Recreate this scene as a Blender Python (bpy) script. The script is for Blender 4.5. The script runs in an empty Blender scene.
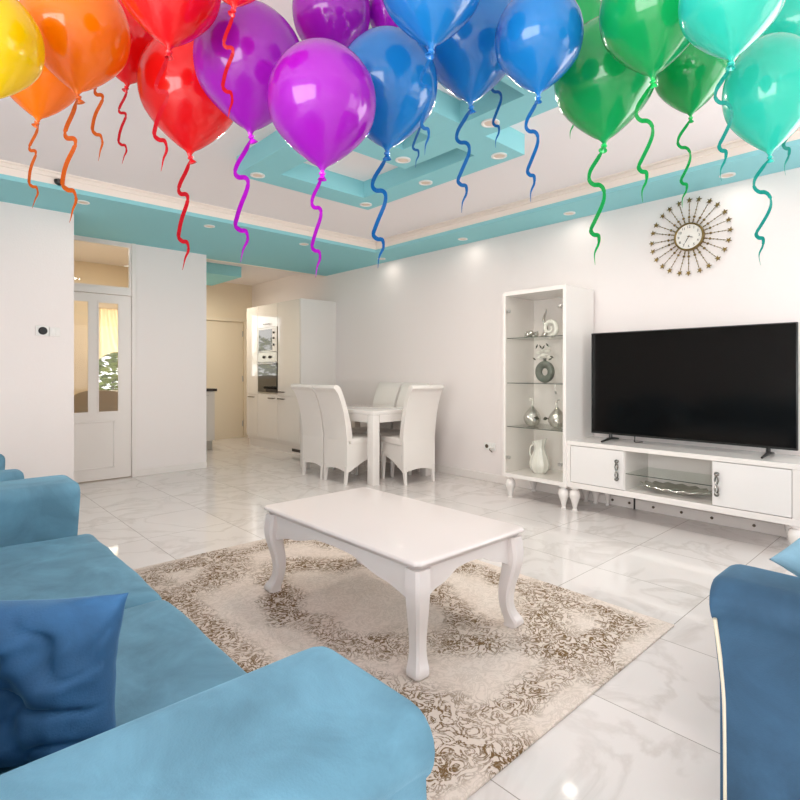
import bpy, bmesh, math, random
from mathutils import Vector, Matrix, noise
random.seed(7)
PI = math.pi
SC = bpy.context.scene
COL = SC.collection

# ------------------------------------------------------------------ helpers
def lin(r, g, b):
    def f(v):
        v /= 255.0
        return v/12.92 if v <= .04045 else ((v+.055)/1.055)**2.4
    return (f(r), f(g), f(b), 1.0)

def new_mat(name):
    m = bpy.data.materials.new(name); m.use_nodes = True
    nt = m.node_tree
    return m, nt, nt.nodes['Principled BSDF']

def setin(node, **kw):
    for k, v in kw.items():
        k = k.replace('_', ' ')
        if k in node.inputs: node.inputs[k].default_value = v

def mat(name, rgb, rough=.5, metal=0, coat=0, spec=.5, bump=0, bscale=40, vary=0, vscale=4, sheen=0):
    m, nt, p = new_mat(name)
    c = lin(*rgb)
    setin(p, Base_Color=c, Roughness=rough, Metallic=metal, Coat_Weight=coat, Specular_IOR_Level=spec, Sheen_Weight=sheen)
    if coat: setin(p, Coat_Roughness=.04)
    tc = nt.nodes.new('ShaderNodeTexCoord')
    if vary:
        n = nt.nodes.new('ShaderNodeTexNoise'); setin(n, Scale=vscale, Detail=4.0)
        nt.links.new(tc.outputs['Object'], n.inputs['Vector'])
        r = nt.nodes.new('ShaderNodeValToRGB')
        r.color_ramp.elements[0].position = .3; r.color_ramp.elements[1].position = .7
        r.color_ramp.elements[0].color = tuple(x*(1-vary) for x in c[:3])+(1,)
        r.color_ramp.elements[1].color = tuple(min(1, x*(1+vary)) for x in c[:3])+(1,)
        nt.links.new(n.outputs['Fac'], r.inputs['Fac']); nt.links.new(r.outputs['Color'], p.inputs['Base Color'])
    if bump:
        n = nt.nodes.new('ShaderNodeTexNoise'); setin(n, Scale=bscale, Detail=3.0)
        nt.links.new(tc.outputs['Object'], n.inputs['Vector'])
        b = nt.nodes.new('ShaderNodeBump'); setin(b, Strength=bump, Distance=.01)
        nt.links.new(n.outputs['Fac'], b.inputs['Height']); nt.links.new(b.outputs['Normal'], p.inputs['Normal'])
    return m

def glass_mat(name, rgb=(255, 255, 254), alpha=.0, rough=.02):
    m, nt, p = new_mat(name)
    nt.nodes.remove(p)
    out = nt.nodes['Material Output']
    tr = nt.nodes.new('ShaderNodeBsdfTransparent'); tr.inputs[0].default_value = lin(*rgb)
    gl = nt.nodes.new('ShaderNodeBsdfGlossy'); setin(gl, Roughness=rough)
    fr = nt.nodes.new('ShaderNodeFresnel'); setin(fr, IOR=1.45)
    ad = nt.nodes.new('ShaderNodeMath'); ad.operation = 'ADD'; ad.inputs[1].default_value = alpha*.3; ad.use_clamp = True
    mx = nt.nodes.new('ShaderNodeMixShader')
    ge = nt.nodes.new('ShaderNodeNewGeometry'); iv = nt.nodes.new('ShaderNodeMath'); iv.operation = 'SUBTRACT'; iv.inputs[0].default_value = 1
    ml = nt.nodes.new('ShaderNodeMath'); ml.operation = 'MULTIPLY'
    nt.links.new(ge.outputs['Backfacing'], iv.inputs[1]); nt.links.new(iv.outputs[0], ml.inputs[1])
    nt.links.new(fr.outputs[0], ad.inputs[0]); nt.links.new(ad.outputs[0], ml.inputs[0]); nt.links.new(ml.outputs[0], mx.inputs[0])
    nt.links.new(tr.outputs[0], mx.inputs[1]); nt.links.new(gl.outputs[0], mx.inputs[2])
    nt.links.new(mx.outputs[0], out.inputs[0])
    return m

def emis_mat(name, rgb, s):
    m, nt, p = new_mat(name)
    setin(p, Base_Color=lin(*rgb), Emission_Color=lin(*rgb), Emission_Strength=s, Roughness=.4)
    return m

def add_geo(bm, verts, faces):
    vs = [bm.verts.new(v) for v in verts]
    for f in faces:
        try: bm.faces.new([vs[i] for i in f])
        except ValueError: pass

def merge(bm, tmp, M=None):
    tmp.verts.ensure_lookup_table()
    idx = {v: i for i, v in enumerate(tmp.verts)}
    add_geo(bm, [(M @ v.co) if M else v.co.copy() for v in tmp.verts], [[idx[v] for v in f.verts] for f in tmp.faces])
    tmp.free()

def bx(bm, x0, x1, y0, y1, z0, z1, bev=0, seg=2, M=None):
    t = bmesh.new()
    add_geo(t, [(x0,y0,z0),(x1,y0,z0),(x1,y1,z0),(x0,y1,z0),(x0,y0,z1),(x1,y0,z1),(x1,y1,z1),(x0,y1,z1)],
            [(0,3,2,1),(4,5,6,7),(0,1,5,4),(1,2,6,5),(2,3,7,6),(3,0,4,7)])
    if bev: bmesh.ops.bevel(t, geom=t.edges[:], offset=bev, segments=seg, profile=.5, affect='EDGES')
    merge(bm, t, M)
    return bm

def box(x0, x1, y0, y1, z0, z1, bev=0, seg=2, M=None):
    return bx(bmesh.new(), x0, x1, y0, y1, z0, z1, bev, seg, M)

def lathe(bm, prof, n=24, M=None, cap=True):
    t = bmesh.new(); rings = []
    for r, z in prof:
        rings.append([t.verts.new((r*math.cos(2*PI*i/n), r*math.sin(2*PI*i/n), z)) for i in range(n)])
    for a, b in zip(rings, rings[1:]):
        for i in range(n): t.faces.new((a[i], a[(i+1) % n], b[(i+1) % n], b[i]))
    if cap:
        t.faces.new(rings[0][::-1]); t.faces.new(rings[-1])
    merge(bm, t, M)
    return bm

def tube(bm, pts, r, n=8, M=None):
    pts = [Vector(p) for p in pts]; t = bmesh.new(); rings = []
    rr = r if isinstance(r, (list, tuple)) else [r]*len(pts)
    up = None
    for i, p in enumerate(pts):
        d = (pts[min(i+1, len(pts)-1)]-pts[max(i-1, 0)]).normalized()
        if up is None:
            up = Vector((0, 0, 1)) if abs(d.z) < .9 else Vector((1, 0, 0))
        a = d.cross(up).normalized(); b = a.cross(d).normalized(); up = b
        rings.append([t.verts.new(p+(a*math.cos(2*PI*k/n)+b*math.sin(2*PI*k/n))*rr[i]) for k in range(n)])
    for a, b in zip(rings, rings[1:]):
        for k in range(n): t.faces.new((a[k], a[(k+1) % n], b[(k+1) % n], b[k]))
    t.faces.new(rings[0][::-1]); t.faces.new(rings[-1])
    merge(bm, t, M)
    return bm

def prism(bm, poly, a0, a1, axis='x', bev=0, M=None):
    """poly: list of 2D points; axis x: (y,z) extruded in x; y: (x,z) extruded in y; z: (x,y) extruded in z"""
    t = bmesh.new(); n = len(poly)
    def P(p, a):
        return (a, p[0], p[1]) if axis == 'x' else (p[0], a, p[1]) if axis == 'y' else (p[0], p[1], a)
    v0 = [t.verts.new(P(p, a0)) for p in poly]; v1 = [t.verts.new(P(p, a1)) for p in poly]
    t.faces.new(v0[::-1]); t.faces.new(v1)
    for i in range(n): t.faces.new((v0[i], v0[(i+1) % n], v1[(i+1) % n], v1[i]))
    if bev:
        es = [e for e in t.edges if (e.verts[0] in v0) == (e.verts[1] in v0)]
        bmesh.ops.bevel(t, geom=es, offset=bev, segments=3, profile=.5, affect='EDGES')
    merge(bm, t, M)
    return bm

def obj(name, bm, m, parent=None, smooth=True, angle=35, loc=None):
    bmesh.ops.recalc_face_normals(bm, faces=bm.faces)
    me = bpy.data.meshes.new(name); bm.to_mesh(me); bm.free()
    me.materials.append(m)
    if smooth:
        for p in me.polygons: p.use_smooth = True
        try: me.set_sharp_from_angle(angle=math.radians(angle))
        except Exception: pass
    o = bpy.data.objects.new(name, me); COL.objects.link(o)
    if parent: o.parent = parent
    if loc: o.location = loc
    return o

def tag(o, label, cat, group=None):
    o['label'] = label; o['category'] = cat
    if group: o['group'] = group
    return o

def thing(name, label, cat, loc=(0, 0, 0), rotz=0, group=None):
    o = bpy.data.objects.new(name, None); COL.objects.link(o); o.empty_display_size = .1
    o.location = loc; o.rotation_euler = (0, 0, rotz)
    return tag(o, label, cat, group)

def struct(name, bm, m, parent=None, smooth=False):
    o = obj(name, bm, m, parent, smooth)
    if not parent: o['kind'] = 'structure'
    return o

def dup(root, loc, rotz, label, group=None):
    r = root.copy(); COL.objects.link(r); r.location = loc; r.rotation_euler = (0, 0, rotz); r['label'] = label
    if group: r['group'] = group
    for ch in list(root.children):
        c = ch.copy(); COL.objects.link(c); c.parent = r
        for g in list(ch.children):
            d = g.copy(); COL.objects.link(d); d.parent = c
    return r

def catmull(P, k):
    out = []; n = len(P)
    for i in range(n-1):
        p0, p1, p2, p3 = P[max(i-1, 0)], P[i], P[i+1], P[min(i+2, n-1)]
        for s in range(k):
            t = s/k
            out.append(tuple(.5*((2*b)+(-a+c)*t+(2*a-5*b+4*c-d)*t*t+(-a+3*b-3*c+d)*t**3) for a, b, c, d in zip(p0, p1, p2, p3)))
    out.append(tuple(P[-1]))
    return out

def area(name, loc, rot, sx, sy, power, col=(1, 1, 1)):
    l = bpy.data.lights.new(name, 'AREA'); l.shape = 'RECTANGLE'; l.size = sx; l.size_y = sy; l.energy = power; l.color = col
    o = bpy.data.objects.new(name, l); COL.objects.link(o); o.location = loc; o.rotation_euler = rot
    return o

# ------------------------------------------------------------------ materials
M_WALL = mat('wall_paint', (240, 232, 229), .85, bump=.12, bscale=90)
M_CEIL = mat('ceiling_paint', (246, 240, 240), .9)
M_CREAM = mat('cream_wall_paint', (240, 226, 202), .85)
M_BLUE = mat('blue_ceiling_paint', (146, 212, 219), .75)
M_MOULD = mat('moulding_paint', (246, 236, 226), .6)
M_TRIM = mat('white_trim_paint', (236, 229, 224), .4)
M_DOOR2 = mat('cream_door_paint', (240, 228, 206), .45)
M_GLOSS = mat('white_high_gloss', (234, 228, 223), .06, coat=1.0)
M_LACQ = mat('white_lacquer', (236, 230, 225), .22, coat=.4)
M_LACQ2 = mat('white_door_lacquer', (233, 229, 226), .35, coat=.2)
M_TABLE = mat('white_satin_lacquer', (224, 214, 211), .3, coat=.25)
M_LEATH = mat('white_leather', (234, 228, 222), .42, bump=.15, bscale=120)
M_CHROME = mat('chrome', (128, 125, 120), .18, metal=1)
M_STEEL = mat('brushed_steel', (200, 198, 194), .3, metal=1)
M_SILVER = mat('silver_glaze', (205, 203, 196), .15, metal=.85, bump=.5, bscale=60)
M_BLACK = mat('black_plastic', (14, 14, 14), .35)
M_SCREEN = mat('tv_screen', (11, 10, 9), .12, spec=.22)
M_OVENG = mat('oven_glass', (22, 22, 22), .04, coat=1)
M_GLASS = glass_mat('clear_glass')
M_SHELFG = glass_mat('shelf_glass', (250, 253, 250), .05)
M_SHELFEDGE = mat('shelf_glass_edge', (74, 84, 74), .15)
M_DARKTOP = mat('dark_worktop', (46, 40, 38), .25)
M_GOLD = mat('aged_gold', (122, 100, 52), .35, metal=.7)
M_DIAL = mat('clock_dial', (236, 230, 222), .5)
M_INK = mat('dark_ink', (52, 46, 40), .5)
M_CAP = mat('brown_cap', (88, 74, 58), .5)
M_GREYV = mat('grey_ceramic', (98, 104, 94), .45, vary=.2, vscale=30)
M_CERAM = mat('white_ceramic', (232, 231, 222), .2, coat=.5)
M_PETAL = mat('white_petals', (236, 234, 226), .7)
M_LEAF = mat('dark_leaf', (58, 60, 44), .6)
M_GREEN = mat('garden_leaf', (122, 140, 66), .6, vary=.3, vscale=9)
M_CURT = mat('cream_voile', (240, 226, 200), .9, bump=.6, bscale=14)
M_GREYF = mat('taupe_fabric', (182, 172, 160), .9)
M_LAMPON = emis_mat('downlight_glow', (255, 240, 222), 1.3)
M_LAMPOFF = mat('downlight_lens', (226, 208, 190), .4)
M_PLASTIC = mat('white_plastic', (238, 236, 232), .3)
M_GARDEN = mat('garden_paving', (205, 200, 190), .9)

def velvet(name, rgb):
    m, nt, p = new_mat(name)
    c = lin(*rgb)
    tc = nt.nodes.new('ShaderNodeTexCoord')
    n = nt.nodes.new('ShaderNodeTexNoise'); setin(n, Scale=5.0, Detail=5.0, Roughness=.6, Distortion=.6)
    nt.links.new(tc.outputs['Object'], n.inputs['Vector'])
    r = nt.nodes.new('ShaderNodeValToRGB')
    r.color_ramp.elements[0].position = .32; r.color_ramp.elements[1].position = .72
    r.color_ramp.elements[0].color = tuple(x*.72 for x in c[:3])+(1,)
    r.color_ramp.elements[1].color = tuple(min(1, x*1.22) for x in c[:3])+(1,)
    nt.links.new(n.outputs['Fac'], r.inputs['Fac']); nt.links.new(r.outputs['Color'], p.inputs['Base Color'])
    n2 = nt.nodes.new('ShaderNodeTexNoise'); setin(n2, Scale=260.0, Detail=2.0)
    nt.links.new(tc.outputs['Object'], n2.inputs['Vector'])
    b = nt.nodes.new('ShaderNodeBump'); setin(b, Strength=.15, Distance=.004)
    nt.links.new(n2.outputs['Fac'], b.inputs['Height']); nt.links.new(b.outputs['Normal'], p.inputs['Normal'])
    setin(p, Roughness=.75, Sheen_Weight=.35, Sheen_Roughness=.35, Sheen_Tint=lin(150, 200, 225), Specular_IOR_Level=.25)
    return m
M_VELVET = velvet('blue_velvet', (100, 144, 166))
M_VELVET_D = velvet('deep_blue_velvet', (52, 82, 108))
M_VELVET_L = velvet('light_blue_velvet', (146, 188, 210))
M_PILLOW = velvet('pillow_velvet', (54, 96, 138))
M_PIPING = mat('beige_piping', (206, 196, 176), .6)

def floor_mat():
    m, nt, p = new_mat('marble_tile')
    L = nt.links
    geo = nt.nodes.new('ShaderNodeNewGeometry')
    mp = nt.nodes.new('ShaderNodeMapping'); mp.inputs['Location'].default_value = (-.03, -.36, 0)
    L.new(geo.outputs['Position'], mp.inputs['Vector'])
    br = nt.nodes.new('ShaderNodeTexBrick'); br.offset = 0; br.squash = 1
    setin(br, Scale=1.0, Mortar_Size=.0018, Mortar_Smooth=.0, Bias=0.0, Brick_Width=.6, Row_Height=.6)
    br.inputs['Color1'].default_value = (.5, .5, .5, 1); br.inputs['Color2'].default_value = (.56, .56, .56, 1)
    L.new(mp.outputs[0], br.inputs['Vector'])
    # shift the stone pattern from tile to tile
    dv = nt.nodes.new('ShaderNodeVectorMath'); dv.operation = 'MULTIPLY_ADD'
    L.new(br.outputs['Color'], dv.inputs[0]); dv.inputs[1].default_value = (40, 23, 11); L.new(geo.outputs['Position'], dv.inputs[2])
    n1 = nt.nodes.new('ShaderNodeTexNoise'); setin(n1, Scale=1.6, Detail=6.0, Roughness=.55, Distortion=1.2)
    L.new(dv.outputs[0], n1.inputs['Vector'])
    r1 = nt.nodes.new('ShaderNodeValToRGB'); cr = r1.color_ramp
    cr.elements[0].position = .455; cr.elements[0].color = (0, 0, 0, 1)
    cr.elements[1].position = .545; cr.elements[1].color = (0, 0, 0, 1)
    e = cr.elements.new(.5); e.color = (1, 1, 1, 1)
    L.new(n1.outputs['Fac'], r1.inputs['Fac'])
    n2 = nt.nodes.new('ShaderNodeTexNoise'); setin(n2, Scale=2.4, Detail=3.0)
    L.new(dv.outputs[0], n2.inputs['Vector'])
    base = nt.nodes.new('ShaderNodeMix'); base.data_type = 'RGBA'
    base.inputs['A'].default_value = lin(222, 214, 211); base.inputs['B'].default_value = lin(232, 226, 223)
    L.new(n2.outputs['Fac'], base.inputs['Factor'])
    vm = nt.nodes.new('ShaderNodeMath'); vm.operation = 'MULTIPLY'
    L.new(r1.outputs['Color'], vm.inputs[0]); L.new(n2.outputs['Fac'], vm.inputs[1])
    vein = nt.nodes.new('ShaderNodeMix'); vein.data_type = 'RGBA'
    L.new(vm.outputs[0], vein.inputs['Factor']); L.new(base.outputs['Result'], vein.inputs['A'])
    vein.inputs['B'].default_value = lin(202, 193, 188)
    grout = nt.nodes.new('ShaderNodeMix'); grout.data_type = 'RGBA'
    L.new(br.outputs['Fac'], grout.inputs['Factor']); L.new(vein.outputs['Result'], grout.inputs['A'])
    grout.inputs['B'].default_value = lin(158, 150, 142)
    L.new(grout.outputs['Result'], p.inputs['Base Color'])
    setin(p, Roughness=.07, Specular_IOR_Level=.6)
    return m
M_FLOOR = floor_mat()

def rug_mat(W, D):
    """cream pile with brown scroll borders and medallions, in the rug's own coordinates"""
    m, nt, p = new_mat('woven_rug'); L = nt.links
    tc = nt.nodes.new('ShaderNodeTexCoord'); P0 = tc.outputs['Object']
    def math_(op, a, b=None, c=None):
        n = nt.nodes.new('ShaderNodeMath'); n.operation = op
        for i, v in enumerate((a, b, c)):
            if v is None: continue
            if isinstance(v, (int, float)): n.inputs[i].default_value = v
            else: L.new(v, n.inputs[i])
        return n.outputs[0]
    nz = nt.nodes.new('ShaderNodeTexNoise'); setin(nz, Scale=5.0, Detail=2.0); L.new(P0, nz.inputs['Vector'])
    wv = nt.nodes.new('ShaderNodeVectorMath'); wv.operation = 'MULTIPLY_ADD'
    L.new(nz.outputs['Color'], wv.inputs[0]); wv.inputs[1].default_value = (.16, .16, 0); L.new(P0, wv.inputs[2])
    sub = nt.nodes.new('ShaderNodeVectorMath'); sub.operation = 'ADD'; L.new(wv.outputs[0], sub.inputs[0]); sub.inputs[1].default_value = (-.08, -.08, 0)
    sp = nt.nodes.new('ShaderNodeSeparateXYZ'); L.new(sub.outputs[0], sp.inputs[0])
    s0 = nt.nodes.new('ShaderNodeSeparateXYZ'); L.new(P0, s0.inputs[0])
    ax = math_('ABSOLUTE', sp.outputs[0]); ay = math_('ABSOLUTE', sp.outputs[1])
    def band(val, c, w):   # 1 inside |val-c|<w, soft
        d = math_('ABSOLUTE', math_('SUBTRACT', val, c))
        return math_('SMOOTH_MIN', math_('MAXIMUM', math_('SUBTRACT', 1.0, math_('DIVIDE', d, w)), 0.0), 1.0, .1)
    # border distance
    bxd = math_('SUBTRACT', W/2, ax); byd = math_('SUBTRACT', D/2, ay)
    edge = math_('MINIMUM', bxd, byd)
    b1 = band(edge, .15, .13)
    # medallion ring
    ex = math_('DIVIDE', ax, .36); ey = math_('DIVIDE', ay, .62)
    rr = math_('SQRT', math_('ADD', math_('MULTIPLY', ex, ex), math_('MULTIPLY', ey, ey)))
    ang = math_('ARCTAN2', sp.outputs[1], sp.outputs[0])
    lob = math_('MULTIPLY', math_('SINE', math_('MULTIPLY', ang, 6.0)), .10)
    b2 = band(math_('ADD', rr, lob), 1.0, .36)
    # corner arcs
    cx = math_('SUBTRACT', W/2-.12, ax); cy = math_('SUBTRACT', D/2-.15, ay)
    cr_ = math_('SQRT', math_('ADD', math_('MULTIPLY', cx, cx), math_('MULTIPLY', cy, cy)))
    b3 = band(math_('ADD', cr_, math_('MULTIPLY', lob, .5)), .44, .19)
    reg = math_('MINIMUM', math_('MULTIPLY', math_('MAXIMUM', math_('MAXIMUM', b1, b2), b3), 1.6), 1.0)
    # fine scrollwork
    vo = nt.nodes.new('ShaderNodeTexNoise'); setin(vo, Scale=15.0, Detail=3.0, Roughness=.6, Distortion=2.6); L.new(P0, vo.inputs['Vector'])
    fine = math_('ABSOLUTE', math_('SUBTRACT', vo.outputs['Fac'], .5))
    fine = math_('SUBTRACT', 1.0, math_('MULTIPLY', fine, 13.0))
    fine = math_('MAXIMUM', fine, 0.0)
    worn = nt.nodes.new('ShaderNodeTexNoise'); setin(worn, Scale=2.6, Detail=6.0, Roughness=.7); L.new(P0, worn.inputs['Vector'])
    f1 = math_('MULTIPLY', reg, math_('ADD', math_('MULTIPLY', fine, 1.35), .16))
    f1 = math_('MULTIPLY', f1, math_('ADD', -.75, math_('MULTIPLY', worn.outputs['Fac'], 3.0)))
    f2 = math_('MULTIPLY', fine, .2)
    fac = math_('MINIMUM', math_('MAXIMUM', f1, f2), 1.0)
    mx = nt.nodes.new('ShaderNodeMix'); mx.data_type = 'RGBA'
    bs = nt.nodes.new('ShaderNodeMix'); bs.data_type = 'RGBA'
    bs.inputs['A'].default_value = lin(216, 198, 184); bs.inputs['B'].default_value = lin(238, 227, 219)
    L.new(worn.outputs['Fac'], bs.inputs['Factor'])
    L.new(fac, mx.inputs['Factor']); L.new(bs.outputs['Result'], mx.inputs['A']); mx.inputs['B'].default_value = lin(118, 92, 60)
    L.new(mx.outputs['Result'], p.inputs['Base Color'])
    hb = nt.nodes.new('ShaderNodeTexNoise'); setin(hb, Scale=160.0, Detail=2.0); L.new(P0, hb.inputs['Vector'])
    bp = nt.nodes.new('ShaderNodeBump'); setin(bp, Strength=.4, Distance=.006)
    L.new(math_('ADD', math_('MULTIPLY', fac, .8), hb.outputs['Fac']), bp.inputs['Height']); L.new(bp.outputs['Normal'], p.inputs['Normal'])
    setin(p, Roughness=.95, Specular_IOR_Level=.1)
    return m

def balloon_mat(name, rgb, see=.12, sat=1.0):
    m, nt, p = new_mat(name); L = nt.links
    c = lin(*rgb)
    setin(p, Base_Color=c, Roughness=.22, Coat_Weight=1.0, Coat_Roughness=.03, Specular_IOR_Level=.4)
    tl = nt.nodes.new('ShaderNodeBsdfTranslucent'); tl.inputs[0].default_value = c
    m1 = nt.nodes.new('ShaderNodeMixShader'); m1.inputs[0].default_value = .35
    L.new(p.outputs[0], m1.inputs[1]); L.new(tl.outputs[0], m1.inputs[2])
    tr = nt.nodes.new('ShaderNodeBsdfTransparent'); tr.inputs[0].default_value = c
    m2 = nt.nodes.new('ShaderNodeMixShader'); m2.inputs[0].default_value = see
    L.new(m1.outputs[0], m2.inputs[1]); L.new(tr.outputs[0], m2.inputs[2])
    L.new(m2.outputs[0], nt.nodes['Material Output'].inputs[0])
    return m

# ------------------------------------------------------------------ room dimensions
ZS = 2.60      # blue soffit
ZC = 2.735     # white ceiling
XR = 4.58      # right wall
YF = 6.40      # far wall
XL, YN = -2.3, -2.4
YB = 8.93      # kitchen back wall

# ---- floor and slabs
struct('floor', box(XL-.1, XR+.1, YN-.1, 9.03, -.1, 0), M_FLOOR)
struct('ceiling', box(XL-.1, XR+.1, YN-.1, 9.03, ZC, ZC+.1), M_CEIL)

def wall_with_holes(name, axis, pos, thick, a0, a1, z1, holes, m, z0=0):
    """axis 'x': wall in plane x=pos..pos+thick running along y; holes (a,b,zlo,zhi)"""
    bm = bmesh.new()
    def B(a, b, zl, zh):
        if b-a < 1e-4 or zh-zl < 1e-4: return
        if axis == 'x': bx(bm, pos, pos+thick, a, b, zl, zh)
        else: bx(bm, a, b, pos, pos+thick, zl, zh)
    cur = a0
    for (a, b, zl, zh) in sorted(holes):
        B(cur, a, z0, z1); B(a, b, z0, zl); B(a, b, zh, z1); cur = b
    B(cur, a1, z0, z1)
    return struct(name, bm, m)

ADDED_WIN_RIGHT = [(-2.2, -.1, .12, 2.5)]
wall_with_holes('wall_right', 'x', XR, .1, YN-.1, 9.03, ZC, ADDED_WIN_RIGHT, M_WALL)
ADDED_WIN_NEAR = [(2.35, 4.3, .12, 2.4)]
wall_with_holes('wall_near', 'y', YN-.1, .1, XL-.1, XR, ZC, ADDED_WIN_NEAR, M_WALL)
ADDED_WIN_LEFT = [(-1.9, 1.5, .12, 2.4)]
wall_with_holes('wall_left', 'x', XL-.1, .1, YN, 6.52, ZC, ADDED_WIN_LEFT, M_WALL)
# far wall: the block on the left, then the door bay, then the panel beside the kitchen opening
struct('wall_far', box(XL, 1.105, 5.56, YF+.12, 0, ZC), M_WALL)
struct('wall_panel', box(1.872, 2.68, YF, YF+.12, 0, ZC), M_WALL)
# partition between hall and kitchen, back walls
struct('wall_partition', box(2.60, 2.68, YF+.12, YB+.1, 0, ZC), M_CREAM)
wall_with_holes('wall_kitchen', 'y', YB, .1, 2.68, XR, ZC, [(2.72, 3.42, 1.05, 2.25), (3.56, 4.42, 0, 2.06)], M_CREAM)
wall_with_holes('wall_hall', 'y', 8.6, .1, 1.105, 2.60, ZC, [(1.93, 2.55, .85, 2.12)], M_CREAM)
struct('wall_hall_side', box(1.05, 1.105, YF+.12, 8.7, 0, ZC), M_CREAM)

# ---- ceiling: perimeter soffit, moulding, kitchen edge
def ring_bm(x0, x1, y0, y1, w, z0, z1, bm=None):
    bm = bm or bmesh.new()
    bx(bm, x0, x1, y0, y0+w, z0, z1); bx(bm, x0, x1, y1-w, y1, z0, z1)
    bx(bm, x0, x0+w, y0+w, y1-w, z0, z1); bx(bm, x1-w, x1, y0+w, y1-w, z0, z1)
    return bm
SX0, SX1, SY0, SY1 = -1.5, 4.12, -1.6, 4.90
bm = bmesh.new()
bx(bm, XL, XR, SY1, YF+.20, ZS, ZS+.035); bx(bm, XL, XR, YN, SY0, ZS, ZS+.035)
bx(bm, XL, SX0, SY0, SY1, ZS, ZS+.035); bx(bm, SX1, XR, SY0, SY1, ZS, ZS+.035)
struct('ceiling_soffit', bm, M_BLUE)
bm = bmesh.new()   # cornice above the soffit edge
for k, (dx, z0, z1) in enumerate(((0, ZS+.035, ZC-.045), (.014, ZC-.045, ZC-.03), (.004, ZC-.03, ZC-.012), (.02, ZC-.012, ZC))):
    bx(bm, SX0-.3, SX1+.3, SY1-dx, SY1+.3, z0, z1); bx(bm, SX0-.3, SX1+.3, SY0-.3, SY0+dx, z0, z1)
    bx(bm, SX0-.3, SX0+dx, SY0, SY1, z0, z1); bx(bm, SX1-dx, SX1+.3, SY0, SY1, z0, z1)
struct('trim_1', bm, M_MOULD)
struct('trim_2', box(2.68, XR, YF+.20, YF+.26, ZS-.005, ZC), M_MOULD)
# overlapping blue rings in the middle of the ceiling
bm = bmesh.new()
EPS = .0006
AX0, AX1, AY0, AY1 = 1.755, 2.985, 2.03, 3.66
BX0, BX1, BY0, BY1 = 1.55, 2.575, 1.36, 2.746
W = .232
ring_bm(AX0, AX1, AY0, AY1, W, ZS, ZC, bm)
ring_bm(BX0, BX1, BY0, BY1, W, ZS-EPS, ZC, bm)
struct('trim_3', bm, M_BLUE)
struct('trim_4', box(2.68, 3.65, 7.45, 8.5, ZS-.02, ZC), M_BLUE)

# ---- baseboards
def base(name, bm): return struct(name, bm, M_TRIM)
bm = bmesh.new(); bx(bm, XR-.018, XR, -.05, 6.33, 0, .085, .004); base('baseboard_right', bm)
bm = bmesh.new(); bx(bm, 1.872, 2.68, YF-.014, YF, 0, .075, .003); base('baseboard_far', bm)
bm = bmesh.new(); bx(bm, XL, 1.105, 5.546, 5.56, 0, .075, .003); base('baseboard_left', bm)
caps = bpy.data.objects['baseboard_right']
for y in (.86, 1.12, 1.40, 1.62, 1.84, 2.04, 2.19):
    bm = bmesh.new(); lathe(bm, [(.011, 0), (.011, .006), (.006, .008)], 12, Matrix.Translation((XR-.018, y, .045)) @ Matrix.Rotation(-PI/2, 4, 'Y'))
    obj('screw_cap', bm, M_CAP, caps)
bm = bmesh.new(); bx(bm, XR-.03, XR-.0175, 1.99, 2.0, .0, .2); obj('cable', bm, M_BLACK, caps)

# ---- hall door with transom
def frame_bm(x0, x1, z0, z1, y0, y1, w, bm=None):
    bm = bm or bmesh.new()
    bx(bm, x0, x0+w, y0, y1, z0, z1); bx(bm, x1-w, x1, y0, y1, z0, z1)
    bx(bm, x0+w, x1-w, y0, y1, z1-w, z1)
    if z0 > .01: bx(bm, x0+w, x1-w, y0, y1, z0, z0+w)
    return bm
d = bmesh.new()
DX0, DX1 = 1.085, 1.828
bx(d, 1.83, 1.872, YF-.02, YF+.12, 0, ZS, .003)             # jamb right
bx(d, 1.105, 1.13, YF, YF+.10, 0, ZS)                       # jamb left
bx(d, 1.13, 1.83, YF-.005, YF+.10, 2.015, 2.085, .003)          # transom rail
bx(d, 1.13, 1.83, YF-.005, YF+.10, ZS-.03, ZS)
struct('door_frame', d, M_TRIM)
M_ = bpy.data.objects['door_frame']; M_.name = 'trim_5'
x0, x1 = 1.132, 1.828
door = bmesh.new(); YD0, YD1 = YF+.005, YF+.045
zc0, zc1 = .735, 1.925
for (a, b, c, e) in ((x0, 1.21, .01, 2.01), (1.41, 1.497, zc0, zc1), (1.702, x1, .01, 2.01), (1.21, 1.702, .01, zc0), (1.21, 1.702, zc1, 2.01)):
    bx(door, a, b, YD0, YD1, c, e)
for (a, b, c, e) in ((1.2, 1.66, .13, .64),):     # raised moulding round the lower panel
    w = .014
    bx(door, a, b, YD0-.007, YD0, e-w, e, .003); bx(door, a, b, YD0-.007, YD0, c, c+w, .003)
    bx(door, a, a+w, YD0-.007, YD0, c, e, .003); bx(door, b-w, b, YD0-.007, YD0, c, e, .003)
for (a, b) in ((1.21, 1.41), (1.497, 1.702)):
    frame_bm(a-.004, b+.004, zc0-.004, zc1+.004, YD0-.006, YD0+.003, .012, door)
dr = struct('door_1', door, M_TRIM)
for (a, b) in ((1.21, 1.41), (1.497, 1.702)):
    obj('glass_pane', box(a, b, YD0+.016, YD0+.022, zc0, zc1), M_GLASS, dr, smooth=False)
wn = struct('window_1', frame_bm(1.13, 1.83, 2.085, ZS-.03, YF+.005, YF+.05, .02), M_TRIM)
obj('glass_pane', box(1.15, 1.81, YF+.02, YF+.026, 2.105, ZS-.05), M_GLASS, wn, smooth=False)

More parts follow.
